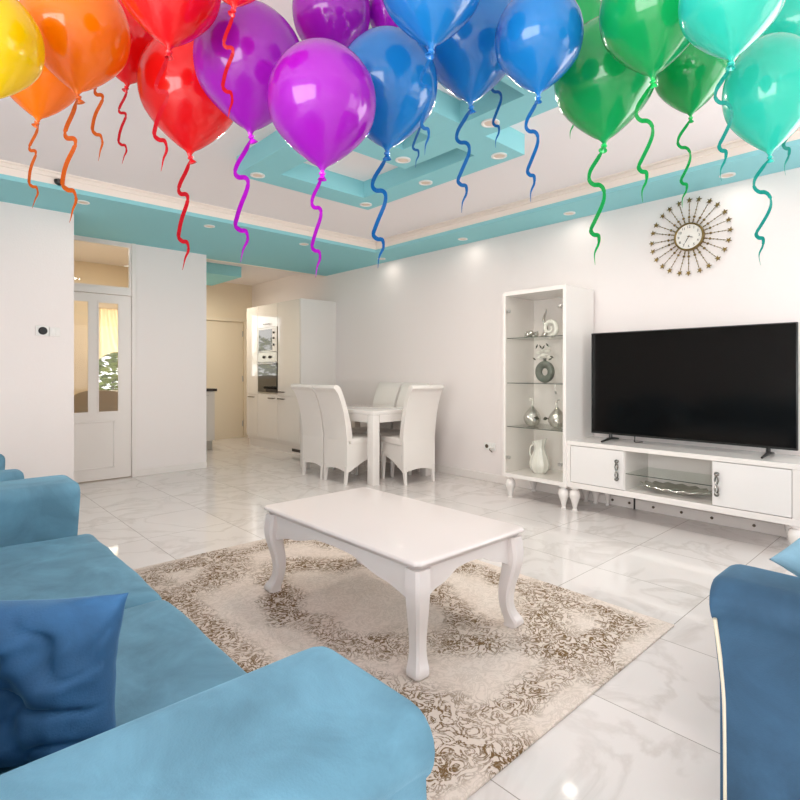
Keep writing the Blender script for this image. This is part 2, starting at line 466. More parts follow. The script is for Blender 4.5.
# ---- kitchen door
kd = struct('door_2', box(3.561, 4.419, YB+.02, YB+.06, .0005, 2.059, .001), M_DOOR2)
for z in (.25, 1.05, 1.85):
    bm = bmesh.new(); tube(bm, [(4.405, YB+.01, z-.05), (4.405, YB+.01, z+.05)], .011, 8); obj('hinge', bm, M_STEEL, kd)
struct('trim_6', frame_bm(3.50, 4.48, 0, 2.12, YB-.015, YB+.005, .06), M_DOOR2)

# ---- windows (living room ones unseen, added for light; then rooms beyond)
def win(name, axis, pos, a0, a1, z0, z1, panes, inward):
    bm = bmesh.new(); w = .05
    t0, t1 = pos+.03, pos+.08
    cells = []
    def B(a, b, c, e):
        if axis == 'y': bx(bm, a, b, t0, t1, c, e)
        else: bx(bm, t0, t1, a, b, c, e)
    B(a0, a0+w, z0, z1); B(a1-w, a1, z0, z1); B(a0+w, a1-w, z0, z0+w); B(a0+w, a1-w, z1-w, z1)
    step = (a1-a0-w)/panes
    for i in range(1, panes): B(a0+i*step, a0+i*step+w, z0+w, z1-w)
    o = struct(name, bm, M_TRIM)
    for i in range(panes):
        a, b = a0+i*step+w, a0+(i+1)*step
        g = box(a, b, pos+.05, pos+.056, z0+w, z1-w) if axis == 'y' else box(pos+.05, pos+.056, a, b, z0+w, z1-w)
        obj('window_pane', g, M_GLASS, o, smooth=False)
    return o
win('added_window_3', 'y', YN-.1, *ADDED_WIN_NEAR[0], 1, 1)  # unseen window, added on the right so balloons catch its reflection
win('added_window_4', 'x', XL-.1, *ADDED_WIN_LEFT[0], 2, 1)  # added window out of view, for left balloon highlights and room light
win('added_window_7', 'x', XR-.01, *ADDED_WIN_RIGHT[0], 1, 1)  # added window behind the camera, shaped for the right balloon highlights
win('window_5', 'y', YB, 2.72, 3.42, 1.05, 2.25, 1, 1)
win('window_6', 'y', 8.6, 1.93, 2.55, .85, 2.12, 1, 1)

# ------------------------------------------------------------------ downlights
def downlight(x, y, z, label, s=1.0):
    t = thing('ceiling_downlight', label, 'ceiling light', (x, y, z), 0, 'recessed downlights in the blue ceiling')
    obj('ring', lathe(bmesh.new(), [(.052*s, 0), (.052*s, -.006), (.040*s, -.008), (.036*s, -.003), (.036*s, 0)], 28), M_PLASTIC, t)
    obj('lens', lathe(bmesh.new(), [(.036*s, -.001), (.036*s, -.003), (.02*s, -.005)], 24), M_LAMPOFF, t)
    return t
LS = [
 (1.08, 5.11, ZS, 'recessed downlight above the left wall block, nearest the orange ribbons'),
 (2.17, 5.11, ZS, 'recessed downlight in the soffit beside the red ribbon, above the white wall panel'),
 (3.25, 5.11, ZS, 'recessed downlight in the soffit beside the front purple ribbon'),
 (4.39, 5.11, ZS, 'recessed downlight in the far right corner of the blue soffit'),
 (4.38, 3.76, ZS, 'recessed downlight in the soffit above the dining chairs'),
 (4.375, 2.50, ZS, 'recessed downlight in the soffit above the display cabinet'),
 (4.37, 1.24, ZS, 'recessed downlight in the soffit above the wall clock'),
 (1.865, 3.55, ZS, 'recessed downlight at the left corner of the blue ceiling ring'),
 (2.87, 3.545, ZS, 'recessed downlight at the front corner of the blue ceiling ring'),
 (2.45, 2.63, ZS, 'recessed downlight between the two dark slots of the blue ceiling ring'),
 (2.87, 2.83, ZS, 'recessed downlight halfway along the right bar of the blue ceiling ring'),
 (2.455, 1.90, ZS, 'recessed downlight near the blue ribbons beside the ring notch'),
 (2.87, 2.15, ZS, 'recessed downlight at the rightmost corner of the blue ceiling ring'),
]
for x, y, z, l in LS: downlight(x, y, z-.0004, l)
bm = lathe(bmesh.new(), [(.045, 0), (.045, -.02), (.03, -.035)], 20)
tag(obj('hall_ceiling_light', bm, M_PLASTIC, loc=(1.33, 6.85, ZC)), 'small round lamp on the hall ceiling seen through the glass above the door', 'smoke detector')  # small hall ceiling lamp, modelled unlit
bm = lathe(bmesh.new(), [(.035, 0), (.035, -.012), (.028, -.03), (.01, -.04)], 20)
tag(obj('ceiling_sensor', bm, M_BLACK, loc=(.87, 4.885, 2.672)), 'small black sensor on the cornice edge beside the ribbon of the large orange balloon', 'sensor')

# ------------------------------------------------------------------ wall devices
t = thing('thermostat', 'square thermostat with black round dial on the left wall block', 'thermostat', (.868, 5.56, 1.53))
obj('plate', box(-.055, .045, -.014, 0, -.045, .045, .006), M_PLASTIC, t)
obj('dial', lathe(bmesh.new(), [(.034, 0), (.034, .006), (.029, .010), (.0, .011)], 28, Matrix.Translation((-.002, -.013, 0)) @ Matrix.Rotation(PI/2, 4, 'X'), cap=False), M_BLACK, t)
t = thing('light_switch', 'white double light switch just right of the thermostat', 'light switch', (.957, 5.56, 1.525))
obj('plate', box(-.04, .04, -.009, 0, -.04, .04, .004), M_PLASTIC, t)
for dx in (-.017, .017):
    obj('rocker', box(dx-.014, dx+.014, -.013, -.008, -.028, .028, .002), M_PLASTIC, t)
t = thing('wall_socket', 'white double wall socket left of the display cabinet', 'socket', (XR, 3.55, .375), -PI/2)
obj('plate', box(-.075, .075, -.01, 0, -.04, .04, .004), M_PLASTIC, t)
for dx in (-.036, .036):
    obj('socket_well', lathe(bmesh.new(), [(.021, 0), (.021, .003), (.015, .003), (.014, .001)], 20, Matrix.Translation((dx, -.0095, 0)) @ Matrix.Rotation(PI/2, 4, 'X')), M_CAP if dx < 0 else M_PLASTIC, t)
t = thing('plug', 'small white plug in the wall socket beside the display cabinet', 'plug', (XR-.012, 3.508, .368), -PI/2)
obj('plug_body', lathe(bmesh.new(), [(.019, 0), (.02, .02), (.012, .045)], 16, Matrix.Rotation(PI/2, 4, 'X')), M_PLASTIC, t)
obj('plug_cord', tube(bmesh.new(), [(0, -.04, 0), (.0, -.05, -.02), (.02, -.03, -.045)], .005, 8), M_CAP, t)

# ------------------------------------------------------------------ wall clock
clk = thing('wall_clock', 'round sunburst wall clock with gold star tipped rays above the television', 'clock', (XR, 1.565, 2.245), -PI/2)
RX = Matrix.Rotation(PI/2, 4, 'X')
obj('dial', lathe(bmesh.new(), [(.098, 0), (.098, .022), (.0, .022)], 48, RX, cap=False), M_DIAL, clk)
obj('rim', lathe(bmesh.new(), [(.097, 0), (.097, .026), (.103, .032), (.110, .028), (.112, 0)], 48, RX, cap=False), M_GOLD, clk)
def ray_bms():
    rod = bmesh.new()
    tube(rod, [(.108, 0, 0), (.285, 0, 0)], .0022, 6)
    for x, s in ((.122, .006), (.134, .006), (.156, .010), (.183, .005), (.21, .006), (.235, .004), (.255, .004)):
        bmesh.ops.create_uvsphere(rod, u_segments=8, v_segments=6, radius=s, matrix=Matrix.Translation((x, 0, 0)))
    star = bmesh.new(); pts = []
    for i in range(10):
        r = .023 if i % 2 == 0 else .009
        a = i*PI/5
        pts.append((.290+r*math.cos(a), r*math.sin(a)))
    prism(star, pts, -.005, .005, 'y')
    return rod, star
rod, star = ray_bms()
rod = obj('ray', rod, M_GOLD, clk); st = obj('star', star, M_GOLD, rod)
def set_ray(o, a, k):
    o.rotation_euler = (0, -a, 0); o.location = (0, -.016, 0); s = 1+.0*k; o.scale = (s, 1, s)
RAYS = []
for i in range(24):
    RAYS.append(2*PI*i/24+PI/24*(.12*math.sin(i*2.7)))
set_ray(rod, RAYS[0], 0)
for a in RAYS[1:]:
    r = rod.copy(); COL.objects.link(r); r.parent = clk; s = st.copy(); COL.objects.link(s); s.parent = r
    set_ray(r, a, 0)
def text_bm(s, size, depth=.0008):
    cu = bpy.data.curves.new('t', 'FONT'); cu.body = s; cu.size = size; cu.align_x = 'CENTER'; cu.align_y = 'CENTER'; cu.extrude = depth
    o = bpy.data.objects.new('t', cu); COL.objects.link(o)
    me = bpy.data.meshes.new_from_object(o.evaluated_get(bpy.context.evaluated_depsgraph_get()))
    bm = bmesh.new(); bm.from_mesh(me)
    bpy.data.objects.remove(o); bpy.data.curves.remove(cu); bpy.data.meshes.remove(me)
    return bm
for h in range(1, 13):
    a = PI/2-h*PI/6
    nb = bmesh.new()
    merge(nb, text_bm(str(h), .027), Matrix.Translation((.076*math.cos(a), -.0232, .076*math.sin(a))) @ Matrix.Rotation(PI/2, 4, 'X'))
    obj('numeral', nb, M_INK, clk, smooth=False)
def hand(a, L, w, y):
    bm = bmesh.new(); ca, sa = math.cos(a), math.sin(a); px, pz = -sa*w/2, ca*w/2
    prism(bm, [(-.012*ca-px, -.012*sa-pz), (L*.6*ca-px*1.2, L*.6*sa-pz*1.2), (L*ca, L*sa), (L*.6*ca+px*1.2, L*.6*sa+pz*1.2), (-.012*ca+px, -.012*sa+pz)], y, y+.001, 'y')
    return bm
obj('hour_hand', hand(PI/2-3.6*PI/6, .038, .005, -.0255), M_INK, clk)
obj('minute_hand', hand(PI/2-7.0*PI/6, .07, .004, -.027), M_INK, clk)
obj('hub', lathe(bmesh.new(), [(.005, .02), (.005, .029), (0, .030)], 12, RX, cap=False), M_GOLD, clk)

# ------------------------------------------------------------------ turned furniture leg
def turned_leg(h=.2, s=1.0):
    pr = [(.030, 1.0), (.033, .985), (.033, .94), (.020, .92), (.019, .88), (.026, .86), (.033, .78), (.036, .68), (.034, .58), (.027, .44), (.019, .28), (.014, .14), (.013, .07), (.019, .04), (.018, 0)]
    return lathe(bmesh.new(), [(r*s, z*h) for r, z in reversed(pr)], 24)

# ------------------------------------------------------------------ display cabinet (local: front at -y, width along x)
CY = 2.69; CW = .65; CD = .48; CH = 1.91
cab = thing('display_cabinet', 'tall narrow white display cabinet with glass door and turned legs', 'cabinet', (XR-.019-CD/2, CY, 0), -PI/2)
w2, d2 = CW/2, CD/2
b = bmesh.new(); T = .03; Z0 = .2
bx(b, -w2, -w2+T, -d2, d2, Z0, CH, .002); bx(b, w2-T, w2, -d2, d2, Z0, CH, .002)
bx(b, -w2+T, w2-T, -d2, d2, Z0, Z0+.035); bx(b, -w2+T, w2-T, -d2, d2, CH-.035, CH)
bx(b, -w2+T, w2-T, d2-.012, d2, Z0+.035, CH-.035)
obj('body', b, M_LACQ, cab, smooth=False)
for z in (.666, 1.07, 1.485):
    s = obj('shelf', box(-w2+T, w2-T, -d2+.03, d2-.014, z-.006, z), M_SHELFG, cab, smooth=False)
    obj('shelf_edge', box(-w2+T, w2-T, -d2+.027, -d2+.0299, z-.006, z), M_SHELFEDGE, s, smooth=False)
dg = obj('glass_door', box(-w2+T+.002, w2-T-.002, -d2+.001, -d2+.007, Z0+.038, CH-.038), M_GLASS, cab, smooth=False)
for z in (.38, 1.73):
    for sx in (-1, 1):
        obj('hinge', box(sx*(w2-T-.03)-.018, sx*(w2-T-.03)+.018, -d2-.003, -d2+.02, z-.014, z+.014, .003), M_STEEL, dg)
for sx in (-1, 1):
    for sy in (-1, 1):
        obj('leg', turned_leg(.2, 1.3), M_LACQ, cab, loc=(sx*(w2-.05), sy*(d2-.05), 0))

def wpos(y, x): return (x, y)
# ornaments in the cabinet; world positions
t = thing('jug_vase', 'white ribbed jug vase on the bottom of the display cabinet', 'vase', (4.30, 2.76, Z0+.035), -PI/2)
pr = [(.05, 0), (.062, .01), (.085, .05), (.09, .09), (.078, .14), (.056, .19), (.044, .225), (.046, .25), (.06, .29), (.066, .305), (.058, .30), (.04, .25)]
bm = lathe(bmesh.new(), pr, 40, cap=False); bmesh.ops.contextual_create(bm, geom=[])
for v in bm.verts:
    a = math.atan2(v.co.y, v.co.x); k = 1+.05*math.cos(a*10); v.co.x *= k; v.co.y *= k
    if v.co.z > .27: v.co.z += .02*math.cos(a)
obj('vase_body', bm, M_CERAM, t)
obj('handle', tube(bmesh.new(), catmull([(-.045, 0, .26), (-.085, 0, .25), (-.105, 0, .19), (-.085, 0, .12)], 6), .008, 8), M_CERAM, t)

def pear(name_, label, loc, flip, s=1):
    t = thing('teardrop_ornament', label, 'ornament', loc, -PI/2)
    pr = [(.03, 0), (.055, .012), (.078, .05), (.08, .08), (.064, .12), (.04, .15), (.018, .175), (.010, .19)]
    obj('body', lathe(bmesh.new(), [(r*s, z*s) for r, z in pr], 20), M_SILVER, t, angle=10)
    obj('stem', tube(bmesh.new(), catmull([(0, 0, .185*s), (flip*.008, 0, .21*s), (flip*.004, 0, .24*s), (-flip*.018, 0, .255*s), (-flip*.022, 0, .235*s)], 6), [.008]*8+[.007]*9+[.006]*8, 8), M_CERAM if flip > 0 else M_SILVER, t)
    obj('leaf', prism(bmesh.new(), [(0, 0), (flip*.035, .012), (flip*.055, -.012), (flip*.03, -.02)], -.004, .004, 'y', M=Matrix.Translation((flip*.055, -.055, .085*s))), M_LEAF, t)
pear('a', 'silver teardrop ornament on the third shelf, left of its twin in the cabinet', (4.30, 2.84, .6665), 1)
pear('b', 'silver teardrop ornament with dark curled stem, right one on the third shelf', (4.31, 2.585, .6665), -1)
# ring vase with flowers
t = thing('ring_vase', 'dark grey ring shaped vase with white flowers on the second shelf', 'vase', (4.30, 2.705, 1.0705), -PI/2)
bm = bmesh.new(); n = 36
rings = []
for i in range(n):
    a = 2*PI*i/n; ring = []
    for k in range(14):
        c = 2*PI*k/14
        R = .068+.034*math.cos(c)*(1.0); y = .03*math.sin(c)
        ring.append(bm.verts.new((R*math.cos(a)*.96, y, .101+R*math.sin(a)*.99)))
    rings.append(ring)
for i in range(n):
    A, B = rings[i], rings[(i+1) % n]
    for k in range(14): bm.faces.new((A[k], A[(k+1) % 14], B[(k+1) % 14], B[k]))
obj('vase_body', bm, M_GREYV, t)
obj('vase_neck', lathe(bmesh.new(), [(.014, .195), (.013, .215), (.018, .225)], 14), M_GREYV, t)
for i, (x, y, z, r) in enumerate(((-.05, 0, .25, .04), (.0, -.02, .27, .045), (.05, .0, .25, .038), (-.02, .01, .31, .035), (.035, -.01, .305, .035), (-.075, .01, .29, .03), (.02, .02, .345, .03))):
    fb = bmesh.new()
    for k in range(9):
        a = k*2.4; tilt = .35+.11*k
        Mx = Matrix.Translation((x, y, z)) @ Matrix.Rotation(a, 4, 'Z') @ Matrix.Rotation(tilt, 4, 'Y')
        bmesh.ops.create_uvsphere(fb, u_segments=8, v_segments=5, radius=1, matrix=Mx @ Matrix.Translation((r*.5, 0, 0)) @ Matrix.Diagonal((r*.55, r*.4, r*.14, 1)))
    obj('flower', fb, M_PETAL, t)
for i, (x, z, a) in enumerate(((-.085, .22, .6), (.08, .215, -.4), (.095, .235, .5), (-.02, .33, 1.0), (.01, .325, 2.2), (.05, .345, .9), (-.06, .335, 2.0))):
    obj('leaf', prism(bmesh.new(), [(-.022, 0), (0, .008), (.024, 0), (0, -.008)], -.002, .002, 'y', M=Matrix.Translation((x, -.04, z)) @ Matrix.Rotation(a, 4, 'Y')), M_LEAF, t)
tube_b = tube(bmesh.new(), catmull([(0, 0, -.002), (-.004, 0, -.05), (.0, 0, -.07), (.012, 0, -.078), (.016, 0, -.065)], 6), .004, 8)
bmesh.ops.create_uvsphere(tube_b, u_segments=10, v_segments=8, radius=.009, matrix=Matrix.Translation((.014, 0, -.085)))
tag(obj('hanging_charm', tube_b, M_STEEL, loc=(4.30, 2.60, 1.064)), 'small metal hook shaped charm hanging below the second glass shelf', 'ornament')
# top shelf ornaments
bm = bmesh.new(); pts = []; rr = []
for i in range(34):
    f = i/33; a = -PI*.5+f*PI*3.0; R = .072*(1-f)+.010
    pts.append((R*math.cos(a), 0, .086+R*math.sin(a))); rr.append(.020*(1-f)+.006)
tube(bm, pts, rr, 10)
o = obj('swirl_ornament', bm, M_CERAM, loc=(4.30, 2.655, 1.4855)); o.rotation_euler = (0, 0, -PI/2)
tag(o, 'white shell shaped swirl ornament on the top shelf of the display cabinet', 'ornament')
bm = bmesh.new(); pts = []; rr = []
for i in range(40):
    f = i/39
    pts.append((.012*math.sin(f*9)+.01*f, .010*math.cos(f*9), .012+f*.27)); rr.append(.024*(1-f)**.8+.003)
tube(bm, pts, rr, 10)
o = obj('horn_ornament', bm, M_SILVER, loc=(4.40, 2.77, 1.4855)); tag(o, 'tall silver twisted horn ornament standing on the top shelf', 'ornament')
bm = bmesh.new()
for k in range(9):
    a = k*.7
    bmesh.ops.create_icosphere(bm, subdivisions=2, radius=.022+.006*math.sin(k*3), matrix=Matrix.Translation((.034*math.cos(a), .045*math.sin(a), .02+.012*(k % 3))))
    tube(bm, [(.03*math.cos(a), .04*math.sin(a), .03), (.05*math.cos(a), .07*math.sin(a), .045+.01*(k % 3))], [.008, .003], 6)
o = obj('coral_ornament', bm, M_SILVER, loc=(4.27, 2.83, 1.4865)); tag(o, 'low silver coral ornament on the left of the top shelf', 'ornament')

# ------------------------------------------------------------------ tv bench
BX_, BY_ = XR-.022-.23, 1.555; BW = 1.63; BD = .46
ben = thing('tv_bench', 'low white television bench with open glass shelf and turned legs', 'tv bench', (BX_, BY_, 0), -PI/2)
w2, d2 = BW/2, BD/2
o0, o1 = BY_-1.876, BY_-1.257      # opening in local x
b = bmesh.new()
bx(b, -w2, w2, -d2, d2, .555, .59, .003); bx(b, -w2, w2, -d2, d2, .20, .245, .003)
bx(b, -w2, -w2+.035, -d2, d2, .245, .555); bx(b, w2-.06, w2, -d2, d2, .245, .555)
bx(b, o0-.02, o0, -d2+.021, d2-.012, .245, .555); bx(b, o1, o1+.02, -d2+.021, d2-.012, .245, .555)
bx(b, -w2+.035, w2-.06, d2-.012, d2, .245, .555)
obj('body', b, M_LACQ, ben, smooth=False)
s = obj('shelf', box(o0+.001, o1-.001, -d2+.03, d2-.014, .372, .378), M_SHELFG, ben, smooth=False)
obj('shelf_edge', box(o0+.001, o1-.001, -d2+.027, -d2+.0299, .372, .378), M_SHELFEDGE, s, smooth=False)
def bench_door(a, b_, hx):
    dd = obj('door', box(a+.003, b_-.003, -d2+.001, -d2+.02, .249, .551, .002), M_LACQ2, ben, smooth=False)
    hb = bmesh.new()
    for s_ in (0, PI):
        pts = [(hx+.010*math.sin(f*2*PI+s_), -d2-.022+.006*math.cos(f*2*PI+s_), .335+.13*f) for f in [i/24 for i in range(25)]]
        tube(hb, pts, .0055, 8)
    for z in (.330, .470):
        tube(hb, [(hx, -d2+.002, z), (hx, -d2-.022, z)], [.011, .008], 10)
        bmesh.ops.create_uvsphere(hb, u_segments=12, v_segments=8, radius=.016, matrix=Matrix.Translation((hx, -d2-.022, z)))
    obj('handle', hb, M_CHROME, dd)
bench_door(-w2+.035, o0-.001, o0-.05)
bench_door(o1-.002, w2-.06, o1+.035)
for sx in (-1, 1):
    for sy in (-1, 1):
        obj('leg', turned_leg(.2, 1.3), M_LACQ, ben, loc=(sx*(w2-.05), sy*(d2-.05), 0))
    obj('leg', turned_leg(.2, .9), M_LACQ, ben, loc=(sx*(w2-.16), d2-.05, 0))
# glass platter in the open section
bm = bmesh.new(); n = 64
for (k0, k1) in (((.12, .07, .004), (.17, .095, .012)), ((.17, .095, .012), (.26, .14, .045)), ((.26, .14, .045), (.255, .136, .050)), ((.255, .136, .050), (.165, .09, .018)), ((.165, .09, .018), (.12, .07, .010))):
    rs = []
    for (a_, b_, z) in (k0, k1):
        rs.append([bm.verts.new((a_*math.cos(2*PI*i/n)*(1+(.04 if z > .03 else 0)*math.cos(16*2*PI*i/n)), b_*math.sin(2*PI*i/n), z+(.006*math.cos(16*2*PI*i/n) if z > .03 else 0))) for i in range(n)])
    for i in range(n): bm.faces.new((rs[0][i], rs[0][(i+1) % n], rs[1][(i+1) % n], rs[1][i]))
bmesh.ops.remove_doubles(bm, verts=bm.verts, dist=.0005)
o = obj('platter', bm, M_SILVER, loc=(BX_-.04, BY_-(o0+o1)/2, .2455), angle=20); o.rotation_euler = (0, 0, -PI/2)
tag(o, 'oval fluted silver platter in the open middle of the television bench', 'platter')

# ------------------------------------------------------------------ television
tv = thing('television', 'large flat black television standing on the white bench', 'television', (4.35, 1.545, .591), -PI/2)
TW, TZ0, TZ1 = 1.455, .055, .912
b = bmesh.new(); bx(b, -TW/2, TW/2, -.012, .012, TZ0, TZ1, .003); bx(b, -TW/2+.12, TW/2-.12, .012, .05, TZ0+.05, TZ1-.3, .01)
obj('housing', b, M_BLACK, tv)
obj('screen', box(-TW/2+.008, TW/2-.008, -.0135, -.0118, TZ0+.016, TZ1-.008), M_SCREEN, tv, smooth=False)
for sx in (-.56, .56):
    b = bmesh.new()
    tube(b, [(sx, 0, TZ0+.02), (sx, 0, .02)], [.012, .016], 8)
    tube(b, [(sx-.02*0, -.16, .007), (sx, 0, .022), (sx, .14, .007)], [.007, .014, .007], 8)
    obj('foot', b, M_BLACK, tv)
obj('power_cable', tube(bmesh.new(), catmull([(-.37, .03, TZ0+.07), (-.37, .03, .03), (-.37, .03, .006), (-.33, .09, .005)], 5), .004, 6), M_BLACK, tv)

# ------------------------------------------------------------------ kitchen units, local front at -y
KX0 = 3.98
def kunit(label, y0, y1, doors, plinth_vent=False, body_void=None):
    w = y1-y0
    t = thing('kitchen_cabinet', label, 'cabinet', ((KX0+XR)/2, (y0+y1)/2, 0), -PI/2, 'tall kitchen units')
    D2 = (XR-KX0)/2-.004
    b = bmesh.new()
    if body_void:
        z0, z1 = body_void
        bx(b, -w/2+.001, w/2-.001, -D2+.02, D2, .12, z0); bx(b, -w/2+.001, w/2-.001, -D2+.02, D2, z1, 2.19)
        bx(b, -w/2+.001, -w/2+.018, -D2+.02, D2, z0, z1); bx(b, w/2-.018, w/2-.001, -D2+.02, D2, z0, z1)
    else: bx(b, -w/2+.001, w/2-.001, -D2+.02, D2, .12, 2.19)
    obj('body', b, M_GLOSS, t, smooth=False)
    for (z0, z1, hz, hx) in doors:
        dd = obj('door', box(-w/2+.004, w/2-.004, -D2, -D2+.019, z0+.004, z1-.004, .001), M_GLOSS, t, smooth=False)
        if hz is not None:
            hb = bmesh.new(); L = .19
            bx(hb, hx-L/2, hx+L/2, -D2-.028, -D2-.020, hz-.008, hz+.008)
            for s_ in (-1, 1): bx(hb, hx+s_*(L/2-.01)-.004, hx+s_*(L/2-.01)+.004, -D2-.021, -D2+.001, hz-.004, hz+.004)
            obj('handle', hb, M_CHROME, dd, smooth=False)
    pl = obj('plinth', box(-w/2, w/2, -D2+.05, -D2+.066, 0, .12), M_LACQ, t, smooth=False)
    if plinth_vent: obj('vent', box(.02, w/2-.03, -D2+.044, -D2+.0495, .04, .08), M_INK, pl, smooth=False)
    return t
kunit('glossy white tall kitchen cabinet nearest the dining chairs', 6.37, 6.97, [(.17, .82, .78, -.18), (.82, 2.19, .88, -.18)], True)
kunit('glossy white kitchen cabinet housing the oven and microwave', 6.97, 7.58, [(.17, .84, .78, .15), (1.84, 2.19, 1.89, 0)], body_void=(.84, 1.84))
kunit('narrow glossy white kitchen cabinet left of the oven', 7.58, 7.95, [(.17, .82, .78, 0), (.82, 2.19, None, 0)])
struct('trim_7', box(KX0+.01, XR, 6.352, 6.369, 0, 2.19), M_LACQ)
o = bpy.data.objects['trim_7']; del o['kind']; o.name = 'end_panel'
tag(o, 'tall plain white end panel closing the run of kitchen cabinets', 'panel')
YO = (6.97+7.58)/2
ov = thing('oven', 'built-in oven with dark glass door and steel control panel', 'oven', (KX0+.022, YO, .845), -PI/2)
obj('body', box(-.28, .28, -.004, .5, 0, .625), M_STEEL, ov, smooth=False)
d_ = obj('door', box(-.285, .285, -.024, -.005, .02, .47, .003), M_OVENG, ov, smooth=False)
hb = bmesh.new(); tube(hb, [(-.24, -.055, .445), (.24, -.055, .445)], .008, 8)
for s_ in (-.2, .2): tube(hb, [(s_, -.055, .445), (s_, -.02, .445)], .006, 8)
obj('handle', hb, M_STEEL, d_)
obj('control_panel', box(-.285, .285, -.024, -.005, .48, .62, .002), M_STEEL, ov, smooth=False)
for s_ in (-.09, .09): obj('knob', lathe(bmesh.new(), [(.022, 0), (.02, .022), (.0, .023)], 18, Matrix.Translation((s_, -.023, .55)) @ RX, cap=False), M_INK, ov)
mw = thing('microwave', 'built-in microwave with dark glass front above the oven', 'microwave', (KX0+.022, YO, 1.475), -PI/2)
obj('body', box(-.28, .28, -.004, .4, 0, .36), M_STEEL, mw, smooth=False)
obj('frame', frame_bm(-.285, .285, .0001, .36, -.024, -.005, .022), M_STEEL, mw, smooth=False)
obj('door', box(-.262, .15, -.026, -.005, .02, .337, .002), M_OVENG, mw, smooth=False)
obj('control_panel', box(.151, .262, -.024, -.005, .001, .337, .002), M_LACQ, mw, smooth=False)
for z in (.10, .20, .28): obj('knob', lathe(bmesh.new(), [(.018, 0), (.016, .016), (.0, .017)], 14, Matrix.Translation((.205, -.023, z)) @ RX, cap=False), M_INK, mw)

# counter seen through the opening
t = thing('base_cabinet', 'white base cabinet under the dark kitchen worktop', 'cabinet', (3.04, 8.1, 0))
obj('body', box(-.35, .35, -.29, .29, .14, .88), M_LACQ, t, smooth=False)
for a in (-.35, 0):
    dd = obj('door', box(a+.002, a+.348, -.312, -.2905, .145, .875, .002), M_GLOSS, t, smooth=False)
    obj('handle', box(a+.1, a+.25, -.333, -.325, .82, .83), M_STEEL, dd, smooth=False)
obj('plinth', box(-.34, .34, -.25, -.235, 0, .14), M_STEEL, t, smooth=False)
tag(obj('worktop', box(2.69, 3.42, 7.77, 8.42, .881, .92, .003), M_DARKTOP, smooth=False), 'dark kitchen worktop seen beyond the white wall panel', 'worktop')
t = thing('kitchen_tap', 'small curved chrome tap on the dark kitchen worktop', 'tap', (3.12, 8.28, .9205))
obj('base', lathe(bmesh.new(), [(.025, 0), (.025, .02), (.015, .03)], 16), M_CHROME, t)
obj('spout', tube(bmesh.new(), catmull([(0, 0, .02), (0, 0, .12), (.03, -.02, .16), (.10, -.05, .15), (.13, -.07, .12)], 6), .011, 10), M_CHROME, t)

# ------------------------------------------------------------------ hall seen through the door glass
def drape(x0, x1, zt, zb, y, gather):
    bm = bmesh.new(); nx, nz = 60, 24; g = []
    for j in range(nz+1):
        f = j/nz; row = []
        for i in range(nx+1):
            u = i/nx
            sag = .18*math.sin(PI*u)*(f**2)
            x = x0+(x1-x0)*u; z = zt+(zb-zt)*f + (sag if gather else 0)
            row.append(bm.verts.new((x, y+.022*math.sin(u*42*(1-.5*f)+f*3), z)))
        g.append(row)
    for j in range(nz):
        for i in range(nx): bm.faces.new((g[j][i], g[j][i+1], g[j+1][i+1], g[j+1][i]))
    return bm
t = thing('roman_blind', 'cream gathered blind seen through the glazed hall door', 'blind', (0, 0, 0))
bmb = drape(1.92, 2.56, 2.08, 1.28, 8.53, True); bmesh.ops.solidify(bmb, geom=bmb.faces[:], thickness=.004); obj('fabric', bmb, M_CURT, t)
obj('head_rail', box(1.90, 2.58, 8.50, 8.59, 2.08, 2.14, .005), M_CREAM, t)
t = thing('armchair', 'taupe rounded armchair in the room behind the glazed door', 'armchair', (1.98, 7.95, 0), -.5)
bm = bmesh.new(); n = 40
pin, pout = [], []
for i in range(n+1):
    a = PI*(i/n)*1.25-PI*.125
    pin.append((.33*math.cos(a), -.33*math.sin(a))); pout.append((.43*math.cos(a), -.43*math.sin(a)))
t_ = bmesh.new()
for i in range(n+1):
    hgt = .52+.30*math.sin(PI*i/n)
for i in range(n):
    h0 = .62+.32*math.sin(PI*i/n); h1 = .62+.32*math.sin(PI*(i+1)/n)
    a, b_, c, e = pin[i], pout[i], pout[i+1], pin[i+1]
    add_geo(bm, [(a[0], a[1], .15), (b_[0], b_[1], .15), (c[0], c[1], .15), (e[0], e[1], .15), (a[0], a[1], h0), (b_[0], b_[1], h0), (c[0], c[1], h1), (e[0], e[1], h1)],
            [(0, 3, 2, 1), (4, 5, 6, 7), (1, 2, 6, 5), (3, 0, 4, 7)] + ([(0, 1, 5, 4)] if i == 0 else []) + ([(2, 3, 7, 6)] if i == n-1 else []))
bmesh.ops.remove_doubles(bm, verts=bm.verts, dist=.0005)
obj('backrest', bm, M_GREYF, t)
obj('seat', lathe(bmesh.new(), [(.31, .15), (.325, .2), (.325, .40), (.30, .44), (.0, .45)], 32, cap=False), M_GREYF, t)
for sx in (-1, 1):
    for sy in (-1, 1): obj('leg', tube(bmesh.new(), [(sx*.22, sy*.22, 0), (sx*.2, sy*.2, .16)], [.012, .018], 8), M_CAP, t)
